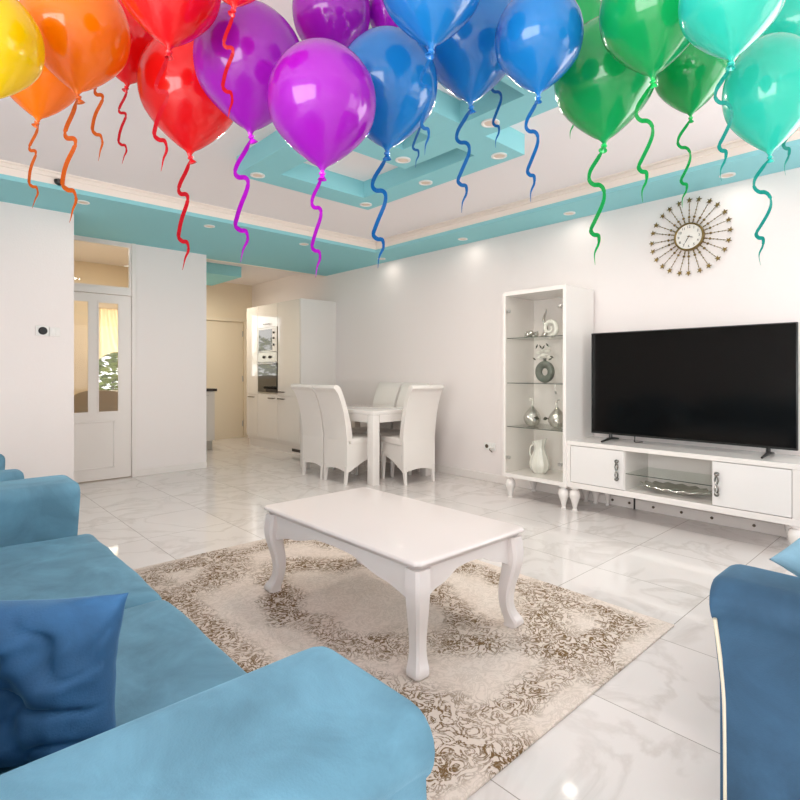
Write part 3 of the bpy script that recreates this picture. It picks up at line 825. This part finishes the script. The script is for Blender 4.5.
def shrub(name, label, loc, w, h, n, seed):
    rnd = random.Random(seed); bm = bmesh.new()
    for i in range(n):
        a = rnd.random()*2*PI; el = rnd.random(); r = w*(rnd.random()**.5)
        p = Vector((r*math.cos(a), r*math.sin(a), h*(.15+.85*el)))
        Mx = Matrix.Translation(p) @ Matrix.Rotation(rnd.random()*6, 4, 'Z') @ Matrix.Rotation(rnd.random()*3, 4, 'X')
        s = .05+.05*rnd.random()
        add_geo(bm, [Mx @ Vector(v) for v in ((-s, 0, 0), (0, s*.5, .01), (s, 0, 0), (0, -s*.5, .01))], [(0, 1, 2, 3)])
    t = thing(name, label, 'shrub', loc)
    obj('foliage', bm, M_GREEN, t, smooth=False)
    obj('trunk', tube(bmesh.new(), [(0, 0, 0), (.02, 0, h*.3), (0, .02, h*.6)], [.03, .025, .015], 8), M_CAP, t)
shrub('garden_shrub', 'green garden shrub outside the hall window', (2.5, 9.75, -.05), .42, 1.9, 700, 3)
shrub('garden_shrub', 'green garden shrub outside the kitchen window', (3.45, 9.75, -.05), .40, 2.2, 500, 4)
struct('ground', box(-8, 10, 9.04, 16, -.15, -.05), M_GARDEN)

# ------------------------------------------------------------------ dining table
t = thing('dining_table', 'glossy white rectangular dining table with thick square legs', 'table', (3.93, 4.90, 0))
hx, hy = .43, .69
obj('tabletop', box(-hx, hx, -hy, hy, .725, .766, .003), M_GLOSS, t)
b = bmesh.new()
for s_ in (-1, 1):
    bx(b, s_*(hx-.012)-.01, s_*(hx-.012)+.01, -hy+.095, hy-.095, .645, .725)
    bx(b, -hx+.095, hx-.095, s_*(hy-.012)-.01, s_*(hy-.012)+.01, .645, .725)
obj('apron', b, M_GLOSS, t, smooth=False)
for sx in (-1, 1):
    for sy in (-1, 1):
        x_, y_ = sx*(hx-.046), sy*(hy-.046)
        obj('leg', box(x_-.045, x_+.045, y_-.045, y_+.045, 0, .7249, .003), M_GLOSS, t)

# ------------------------------------------------------------------ dining chairs (front +y, back at y=0)
def make_chair():
    t = thing('dining_chair', '', 'chair', (0, 0, 0), 0, 'white leather chairs around the dining table')
    hw = .205
    rear = [(.0, .16), (.002, .30), (.0, .45), (-.012, .60), (-.036, .74), (-.072, .86), (-.112, .95), (-.135, .985)]
    lip = [(-.152, .992), (-.162, 1.005), (-.158, 1.024), (-.138, 1.036), (-.108, 1.034), (-.080, 1.015)]
    front = [(-.058, .965), (-.020, .87), (.018, .76), (.048, .64), (.070, .52), (.08, .44)]
    prof = rear[2:]+lip+front
    bm = prism(bmesh.new(), prof, -hw, hw, 'x', .008)
    # rear skirt with an arched lower edge
    arc = [(-hw, .13)]+[(-hw+.045+(2*hw-.09)*i/10, .135+.022*math.sin(PI*i/10)) for i in range(11)]+[(hw, .13), (hw, .45), (-hw, .45)]
    prism(bm, arc, .0005, .03, 'y')
    obj('backrest', bm, M_LEATH, t)
    b = bmesh.new()
    bx(b, -hw, hw, .05, .455, .40, .475, .018, 3)
    side = [(.02, .13)]+[(.05+.36*i/10, .135+.125*math.sin(PI/2*i/10)) for i in range(11)]+[(.435, .26), (.435, .42), (.02, .42)]
    for s_ in (-1, 1): prism(b, side, s_*(hw-.022)-.01, s_*(hw-.022)+.02 if s_ > 0 else s_*(hw-.022)+.01, 'x')
    prism(b, [(-hw, .26), (hw, .26), (hw, .42), (-hw, .42)], .425, .445, 'y')
    obj('seat', b, M_LEATH, t)
    for sx in (-1, 1):
        for y, ty in ((.03, -.03), (.415, .012)):
            bm = bmesh.new(); x_ = sx*(hw-.024)
            v = []
            for (cx, cy, z, h) in ((x_+sx*.0, y+ty, 0, .013), (x_, y, .30, .021)):
                v += [(cx-h, cy-h, z), (cx+h, cy-h, z), (cx+h, cy+h, z), (cx-h, cy+h, z)]
            add_geo(bm, v, [(3, 2, 1, 0), (4, 5, 6, 7), (0, 1, 5, 4), (1, 2, 6, 5), (2, 3, 7, 6), (3, 0, 4, 7)])
            obj('leg', bm, M_LACQ, t, smooth=False)
    return t
ch = make_chair()
ch['label'] = 'white high-backed dining chair at the near end, right of the front table leg'
ch.location = (3.955, 3.99, 0); ch.rotation_euler = (0, 0, -.14)
dup(ch, (3.33, 4.63, 0), -PI/2, 'white high-backed dining chair on the kitchen side, nearer the coffee table')
dup(ch, (3.33, 5.06, 0), -PI/2, 'white high-backed dining chair on the kitchen side, behind the nearer one')
dup(ch, (4.415, 5.09, 0), PI/2, 'white dining chair on the wall side of the table, farther left one')
dup(ch, (4.415, 4.64, 0), PI/2, 'white dining chair on the wall side, partly hidden behind the near end chair')

# ------------------------------------------------------------------ rug and coffee table
RW, RD = 1.74, 2.42; RXc, RYc = 2.59-RW/2, .95+RD/2
o = obj('patterned_rug', box(-RW/2, RW/2, -RD/2, RD/2, 0, .010, .003), rug_mat(RW, RD), loc=(RXc, RYc, .0005))
tag(o, 'cream rug with brown scroll pattern under the white coffee table', 'rug')

ct = thing('coffee_table', 'white rectangular coffee table with curved cabriole legs on the rug', 'coffee table', (1.735, 1.9975, .0108))
cw, cd = .352, .592; ZT = .449
def corner_poly(w, d, c):
    """rectangle with small ogee-notched corners"""
    pts = []
    q = [(w, -d+c), (w, d-c)]
    out = []
    for (sx, sy) in ((1, -1), (1, 1), (-1, 1), (-1, -1)):
        a = [(sx*(w-c*1.3), sy*d), (sx*(w-c*.95), sy*(d-c*.12)), (sx*(w-c*.75), sy*(d-c*.38)), (sx*(w-c*.38), sy*(d-c*.75)), (sx*(w-c*.12), sy*(d-c*.95)), (sx*w, sy*(d-c*1.3))]
        if sx*sy > 0: a = a[::-1]
        out += a
    return out
lay = [(.030, ZT-.040), (.022, ZT-.036), (.018, ZT-.026), (.006, ZT-.020), (0, ZT-.014), (.0, ZT-.008), (.004, ZT-.002), (.012, ZT)]
bm = bmesh.new(); rings = []
for ins, z in lay:
    rings.append([bm.verts.new((x, y, z)) for x, y in corner_poly(cw-ins, cd-ins, .02)])
for a, b_ in zip(rings, rings[1:]):
    n = len(a)
    for i in range(n): bm.faces.new((a[i], a[(i+1) % n], b_[(i+1) % n], b_[i]))
bm.faces.new(rings[0][::-1]); bm.faces.new(rings[-1])
obj('tabletop', bm, M_TABLE, ct, angle=50)
def apron_poly(L, n=40):
    pts = [(-L, ZT-.036), (L, ZT-.036)]
    for i in range(n+1):
        u = 1-2*i/n; a = abs(u)
        if a > .62: z = .315+.012*math.cos((a-.62)/.38*PI)-.012-(.022*((a-.62)/.38)**1.5)
        elif a > .28: z = .315+.045*(1-((a-.28)/.34))**1.3*1.0
        else: z = .360+.006*math.cos(a/.28*PI/2)
        pts.append((u*L, z))
    return pts
b = bmesh.new()
Lx, Ly = cw-.05, cd-.05
for s_ in (-1, 1):
    prism(b, apron_poly(Lx), s_*(cd-.052)-.011, s_*(cd-.052)+.011, 'y')
    prism(b, [(p[0], p[1]) for p in apron_poly(Ly)], s_*(cw-.052)-.011, s_*(cw-.052)+.011, 'x')
obj('apron', b, M_TABLE, ct, angle=40)
# cabriole legs: square section moving along the diagonal
prof = [(0, .004, .032), (.012, .012, .036), (.03, .009, .036), (.055, -.004, .031), (.09, -.016, .028), (.14, -.020, .029), (.19, -.014, .032), (.24, -.003, .035), (.29, .006, .038), (.33, .008, .040), (.37, .004, .040), (.41, 0, .039)]
pc = catmull(prof, 4)
for sx in (-1, 1):
    for sy in (-1, 1):
        bm = bmesh.new(); rings = []
        for z, off, h in pc:
            cx, cy = sx*(cw-.052+off*.8), sy*(cd-.052+off*.8)
            c = h*.22
            rings.append([bm.verts.new((cx+a*h, cy+b_*h, z)) for a, b_ in ((-1, -.7), (-.7, -1), (.7, -1), (1, -.7), (1, .7), (.7, 1), (-.7, 1), (-1, .7))])
        for a, b_ in zip(rings, rings[1:]):
            for i in range(8): bm.faces.new((a[i], a[(i+1) % 8], b_[(i+1) % 8], b_[i]))
        bm.faces.new(rings[0][::-1]); bm.faces.new(rings[-1])
        obj('leg', bm, M_TABLE, ct, angle=30)

# ------------------------------------------------------------------ sofas (local: front +y)
def soft(x0, x1, y0, y1, z0, z1, bev, crown=0.0, div=14, seed=0, wob=.0):
    """upholstered block: bevelled box, subdivided, with crowned top"""
    t = bmesh.new()
    bx(t, x0, x1, y0, y1, z0, z1, bev, 4)
    bmesh.ops.recalc_face_normals(t, faces=t.faces)
    es = [e for e in t.edges if e.calc_length() > .12]
    bmesh.ops.subdivide_edges(t, edges=es, cuts=div, use_grid_fill=True)
    for v in t.verts:
        u = (v.co.x-x0)/(x1-x0); w = (v.co.y-y0)/(y1-y0); q = (v.co.z-z0)/(z1-z0)
        s = max(0, math.sin(PI*u))**.5*max(0, math.sin(PI*w))**.5
        v.co.z += crown*s*max(0, q)
        if wob:
            nn = noise.noise_vector(Vector((v.co.x*6+seed, v.co.y*6, v.co.z*6)))
            v.co += nn*wob
    return t

def arm_mesh(x0, x1, y0, y1, z0, z1, flare, sgn):
    """arm running along y; cross-section in xz with outward flare near the top, front edge rolls over"""
    sec = []
    wd = x1-x0
    n = 10
    out_x = x1 if sgn > 0 else x0; in_x = x0 if sgn > 0 else x1
    def ox(q): return out_x+sgn*flare*max(0, (q-.45)/.55)**1.6
    pts = [(in_x, z0), (in_x, z0+(z1-z0)*.5), (in_x, z1-.06)]
    for k in range(1, 7):
        a = PI/2*k/6
        pts.append((in_x+sgn*.06*(1-math.cos(a)), z1-.06+.06*math.sin(a)))
    R = .055
    xo = ox(1)
    for k in range(0, 9):
        a = PI/2-PI*.75*k/8
        pts.append((xo-sgn*R+sgn*R*math.cos(a), z1-R+R*math.sin(a)))
    for q in (.78, .68, .58, .48, .36, .2, 0): pts.append((ox(q), z0+(z1-z0)*q))
    bm = bmesh.new(); rings = []
    ys = [(y0, .97), (y0+.02, 1.0)]+[(y0+.02+(y1-y0-.06)*i/12, 1.0) for i in range(1, 13)]
    L = y1-y0
    for (y, s) in ys: rings.append([bm.verts.new((p[0], y, p[1])) for p in pts])
    cx = (x0+x1)/2+sgn*flare*.3; cz = (z0+z1)/2
    for k in range(1, 6):
        a = PI/2*k/5; s = 1-.035*(1-math.cos(a))/1.0*2.2
        rings.append([bm.verts.new((cx+(p[0]-cx)*(1-.05*(1-math.cos(a))), y1-.04+.04*math.sin(a)+(.02*max(0, (p[1]-z0)/(z1-z0)-.6)/.4), z0+(p[1]-z0)*(1-.035*(1-math.cos(a))))) for p in pts])
    for a, b_ in zip(rings, rings[1:]):
        m = len(a)
        for i in range(m): bm.faces.new((a[i], a[(i+1) % m], b_[(i+1) % m], b_[i]))
    bm.faces.new(rings[0][::-1]); bm.faces.new(rings[-1])
    return bm

def make_sofa(name, label, cat, loc, rotz, L, D, aw, seats, seat_m, body_m, flare=.03, zarm=.62, piping=False, aset=.055):
    t = thing(name, label, cat, loc, rotz)
    h, d2 = L/2, D/2
    obj('base', box(-h+aw-.005, h-aw+.005, -d2+.02, d2-.02, .10, .29, .02, 3), body_m, t)
    for s_ in (-1, 1):
        x0, x1 = (h-aw, h-flare) if s_ > 0 else (-h+flare, -h+aw)
        ar = obj('armrest', arm_mesh(x0, x1, -d2, d2-aset, .07, zarm, flare, s_), body_m, t, angle=60)
        if piping:
            xx = s_*(h-.012)
            obj('piping', tube(bmesh.new(), catmull([(s_*(h-flare-.003), d2-.012, .08), (s_*(h-flare-.003), d2-.010, .33), (s_*(h-flare*.8-.003), d2-.004, .44), (s_*(h-.008), d2+.004, .56)], 6), .005, 8), M_PIPING, ar)
    iw = (L-2*aw)/seats
    for i in range(seats):
        a = -h+aw+i*iw
        obj('seat_cushion', soft(a+.004, a+iw-.004, -d2+.24, d2+.012, .285, .435, .045, .022, seed=i*3, wob=.006), seat_m, t, angle=70)
        obj('back_cushion', soft(a+.006, a+iw-.006, -d2+.13, -d2+.33, .44, .80, .06, .015, seed=9+i*3, wob=.006), body_m, t, angle=70)
    obj('backrest', box(-h+aw*.5, h-aw*.5, -d2, -d2+.16, .10, .76, .05, 4), body_m, t)
    for sx in (-1, 1):
        for sy in (-1, 1):
            obj('leg', lathe(bmesh.new(), [(.016, 0), (.024, .07), (.024, .10)], 14), M_CAP, t, loc=(sx*(h-.12), sy*(d2-.09), 0))
    return t
make_sofa('sofa', 'blue velvet two seat sofa along the left foreground beside the rug', 'sofa', (.160, 1.83, 0), -PI/2, 2.57, .92, .33, 2, M_VELVET, M_VELVET, .02, .665)
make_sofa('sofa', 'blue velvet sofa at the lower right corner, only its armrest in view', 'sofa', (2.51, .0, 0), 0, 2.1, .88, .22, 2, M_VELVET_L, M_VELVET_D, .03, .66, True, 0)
make_sofa('blue_armchair', 'blue velvet armchair at the left edge beyond the sofa', 'armchair', (.02, 3.63, 0), -PI/2, .88, .88, .18, 1, M_VELVET, M_VELVET, .02, .68)

def pillow(w, h, th, seed, wrinkle=.01):
    bm = bmesh.new(); n = 64; top, bot = [], []
    for j in range(n+1):
        rt, rb = [], []
        for i in range(n+1):
            u, v = 2*i/n-1, 2*j/n-1
            pin = 1-.10*(1-abs(u)**2)*(abs(v)**3); piv = 1-.10*(1-abs(v)**2)*(abs(u)**3)
            x, y = u*w/2*piv, v*h/2*pin
            e = max(0, (1-abs(u)**2.6)*(1-abs(v)**2.6))**.5
            zz = th/2*e
            nz = noise.fractal(Vector((x*7+seed, y*7, seed)), 1.0, 2.0, 3)*wrinkle*e
            ridge = (1-abs(noise.noise(Vector((x*9+seed*2+y*4, y*15-x*3, 3)))))**7*wrinkle*e*.45
            rt.append(bm.verts.new((x, y, zz+nz-ridge)))
            rb.append(rt[-1] if (i in (0, n) or j in (0, n)) else bm.verts.new((x, y, -zz+nz)))
        top.append(rt); bot.append(rb)
    for j in range(n):
        for i in range(n):
            bm.faces.new((top[j][i], top[j][i+1], top[j+1][i+1], top[j+1][i]))
            try: bm.faces.new((bot[j][i], bot[j+1][i], bot[j+1][i+1], bot[j][i+1]))
            except ValueError: pass
    return bm
def aim(o, xa, tilt, spin, loc):
    xa = Vector(xa).normalized(); up = Vector((0, 0, 1)); nz = xa.cross(up)
    m = Matrix((xa, up, nz)).transposed().to_4x4() @ Matrix.Rotation(tilt, 4, 'X') @ Matrix.Rotation(spin, 4, 'Z')
    o.rotation_euler = m.to_euler(); o.location = loc
o = obj('throw_pillow', pillow(.46, .31, .17, 2.3, .05), M_PILLOW, angle=180)
aim(o, (.74, -.67, 0), -.12, 0, (.132, 1.26, .588))
tag(o, 'dark blue wrinkled velvet pillow standing on the seat of the left sofa', 'pillow')
o = obj('throw_pillow', pillow(.40, .40, .13, 5.1, .01), M_VELVET_L, angle=180)
aim(o, (0, -1, 0), .12, .98, (1.80, .13, .69))
tag(o, 'light blue pillow leaning inside the armrest of the right sofa', 'pillow')

# ------------------------------------------------------------------ balloons
COLS = {'yellow': (244, 218, 0), 'orange': (255, 146, 0), 'red': (240, 22, 26), 'purple': (180, 28, 200),
        'blue': (30, 140, 212), 'green': (20, 178, 98), 'teal': (60, 212, 192)}
RIBC = {'yellow': (240, 200, 20), 'orange': (232, 112, 24), 'red': (226, 24, 40), 'purple': (200, 10, 214),
        'blue': (22, 120, 196), 'green': (22, 190, 92), 'teal': (36, 180, 165)}
BM = {k: balloon_mat(k+'_latex', v) for k, v in COLS.items()}
RM = {k: mat(k+'_ribbon', v, .25, coat=.5) for k, v in RIBC.items()}
BAL = [
('yellow',0.165,1.792,1.892,0.119,0.302,0.275,'bright yellow helium balloon at the far left of the row'),
('orange',0.384,2.569,2.179,0.153,0.389,0.336,'small orange balloon hanging lower between the yellow and the large orange balloon'),
('orange',0.396,1.946,2.051,0.152,0.387,0.391,'large orange balloon right of the yellow one'),
('orange',0.603,2.490,2.472,0.092,0.233,0.404,'orange balloon hidden behind the large one, its ribbon hanging to the right'),
('red',0.628,2.250,2.282,0.135,0.343,0.290,'small red balloon just right of the large orange balloon'),
('red',0.776,2.005,1.981,0.179,0.454,0.414,'lowest large red balloon, overlapped by the purple one'),
('red',0.503,1.440,2.014,0.132,0.335,0.304,'upper red balloon in front of the lowest red one'),
('red',0.557,1.173,2.013,0.102,0.259,0.248,'red balloon at the top edge whose ribbon crosses the purple balloon'),
('purple',0.811,1.592,1.936,0.173,0.407,0.398,'large purple balloon next to the red balloons'),
('purple',0.827,1.209,1.715,0.146,0.341,0.276,'frontmost purple balloon, the lowest of the purple ones'),
('purple',1.149,1.620,2.294,0.143,0.362,0.305,'purple balloon above and behind the frontmost purple balloon'),
('purple',1.368,1.543,2.437,0.085,0.226,0.333,'purple balloon farthest back, touching the blue balloons at the top'),
('blue',1.135,1.293,1.881,0.162,0.379,0.363,'lowest blue balloon, right beside the frontmost purple balloon'),
('blue',0.995,0.959,2.002,0.137,0.347,0.258,'upper blue balloon at the top edge, leftmost in the blue cluster'),
('blue',1.441,1.202,2.099,0.169,0.429,0.358,'middle blue balloon between the upper blue and the rightmost blue one'),
('blue',1.346,0.868,1.973,0.125,0.299,0.298,'rightmost blue balloon next to the green balloons'),
('blue',1.533,1.538,2.289,0.110,0.278,0.278,'blue balloon hidden behind the lowest blue one with a short ribbon showing'),
('blue',1.701,1.261,2.371,0.088,0.224,0.317,'blue balloon hidden behind the middle and rightmost blue ones'),
('green',1.952,1.084,2.403,0.106,0.268,0.296,'green balloon farthest back, between the blue and green balloons'),
('green',1.774,0.881,1.959,0.168,0.427,0.404,'lowest large green balloon next to the rightmost blue one'),
('green',1.497,0.606,1.971,0.138,0.350,0.325,'upper green balloon at the top edge in front of the other green ones'),
('green',2.134,0.726,2.117,0.127,0.332,0.324,'small green balloon between the upper green and the teal balloons'),
('teal',1.361,0.378,1.866,0.107,0.271,0.256,'upper teal balloon at the top edge'),
('teal',1.876,0.421,1.811,0.122,0.350,0.315,'lowest teal balloon at the right edge'),
('teal',2.418,0.465,2.292,0.125,0.319,0.380,'teal balloon behind the lowest teal one in the upper right corner'),
]
PRF = [(0,.03),(.04,.10),(.08,.24),(.14,.42),(.2,.58),(.3,.80),(.4,.94),(.54,1),(.68,.96),(.8,.82),(.9,.6),(.96,.38),(.99,.18),(1,.0)]
RIB = [(0,0),(-.04,.07),(-.105,.18),(-.12,.265),(-.09,.31),(-.04,.315),(-.013,.36),(-.023,.46),(-.09,.63),(-.113,.70),(-.083,.735),(-.04,.745),(-.033,.81),(-.066,.89),(-.076,1)]
RV = Vector((.7355, -.6775, 0)); DV = Vector((.6775, .7355, 0))
for bi, (c, x, y, z, r, h, L, lab) in enumerate(BAL):
    t = thing('helium_balloon', lab, 'balloon', (x, y, z), 0, c+' helium balloons under the ceiling')
    pr = [(max(q, .0)*r, f*h) for f, q in catmull(PRF, 4)]
    pr[-1] = (.0004, h)
    obj('balloon_skin', lathe(bmesh.new(), pr, 48), BM[c], t, angle=180)
    s = r/.15
    tilt = Matrix.Rotation(.5*math.sin(bi*2.1), 4, 'Y')
    kb = lathe(bmesh.new(), [(.006*s, .006*s), (.0055*s, -.002*s), (.010*s, -.006*s), (.0085*s, -.010*s), (.004*s, -.012*s), (.013*s, -.024*s), (.010*s, -.024*s), (.002*s, -.014*s)], 16, tilt)
    obj('knot', kb, RM[c] if c not in ('red', 'orange') else RM[c], t)
    # curling ribbon: flat strip following a loose helix
    P = catmull(RIB, 6); n = len(P); bm = bmesh.new(); prev = None
    ph = .25*math.sin(bi*1.7); sq = 1+.10*math.sin(bi*3.3)
    for i, (px, pz) in enumerate(P):
        a, b_ = P[max(i-1, 0)], P[min(i+1, n-1)]
        tx, tz = b_[0]-a[0], -(b_[1]-a[1]); ln = math.hypot(tx, tz) or 1
        nx, nz_ = -tz/ln, tx/ln
        horiz = abs(tx/ln)
        f = pz
        wd = .040*L*(min(1, f/.08+.25))*(1-max(0, (f-.72)/.28)**1.0*.90)
        dep = .05*L*math.sin(f*9+ph)
        face = (.75+.25*horiz)
        cpt = RV*(px*sq*L)+Vector((0, 0, -pz*L-.012*s))+DV*dep
        wv = (RV*nx+Vector((0, 0, nz_)))*face*wd*.5+DV*wd*.5*(1-face)*(1 if tx < 0 else -1)
        cur = (bm.verts.new(cpt-wv), bm.verts.new(cpt+wv))
        if prev: bm.faces.new((prev[0], prev[1], cur[1], cur[0]))
        prev = cur
    bmesh.ops.solidify(bm, geom=bm.faces[:], thickness=.0006)
    obj('curling_ribbon', bm, RM[c], t, angle=180)

# ------------------------------------------------------------------ light
w = bpy.data.worlds.new('World'); SC.world = w; w.use_nodes = True
bg = w.node_tree.nodes['Background']; bg.inputs[0].default_value = (1, .98, .985, 1); bg.inputs[1].default_value = 1.6
# area lights behind the windows; the three living room ones are added
DAY = (1, .975, .985)
area('fill_near_right', (3.32, YN-.22, 1.26), (math.radians(90), 0, 0), 1.9, 2.2, 22, DAY)  # added light behind the unseen near window
area('fill_left', (XL-.22, -.2, 1.26), (math.radians(90), 0, math.radians(-90)), 3.3, 2.2, 150, DAY)  # added light behind the unseen left window, main brightening of the room
area('fill_right', (XR+.22, -1.15, 1.31), (math.radians(90), 0, math.radians(90)), 2.0, 2.3, 66, DAY)  # added light behind the unseen right window
area('daylight_kitchen', (3.07, YB+.25, 1.65), (math.radians(-90), 0, 0),   .7, 1.2, 2.5, (1, .96, .88))
area('daylight_hall', (2.24, 8.95, 1.5), (math.radians(-90), 0, 0), .6, 1.2, 10, (1, .96, .88))
# lamps in the downlights, then added fills for kitchen and hall
def lamp(name, loc, e, col=(1, .93, .84), size=.12):
    l = bpy.data.lights.new(name, 'AREA'); l.shape = 'DISK'; l.size = size; l.energy = e; l.color = col
    o = bpy.data.objects.new(name, l); COL.objects.link(o); o.location = loc
for i, (x, y, z, _) in enumerate(LS): lamp('downlight_lamp', (x, y, z-.012), 5.0 if x < 3 and y < 4 else .5)
lamp('kitchen_fill', (3.3, 7.95, 2.55), 12, (1, .90, .76), .3)  # added area light without a fixture, brightens the kitchen
lamp('hall_fill', (1.8, 7.4, ZC-.03), 10, (1, .9, .76), .3)  # added area light, no fixture here, brightens the hall

# ------------------------------------------------------------------ camera
cam = bpy.data.cameras.new('Camera'); co = bpy.data.objects.new('Camera', cam); COL.objects.link(co)
cam.sensor_width = 36; cam.lens = 534/800*36; cam.shift_y = -28/800; cam.clip_start = .02; cam.clip_end = 100
co.location = (0, 0, 1.17); co.rotation_euler = (PI/2, 0, -math.atan2(.6775, .7355))
SC.camera = co
SC.view_settings.view_transform = 'Standard'; SC.view_settings.look = 'None'; SC.view_settings.gamma = 1
SC.view_settings.exposure = .31
SC.view_settings.use_curve_mapping = False
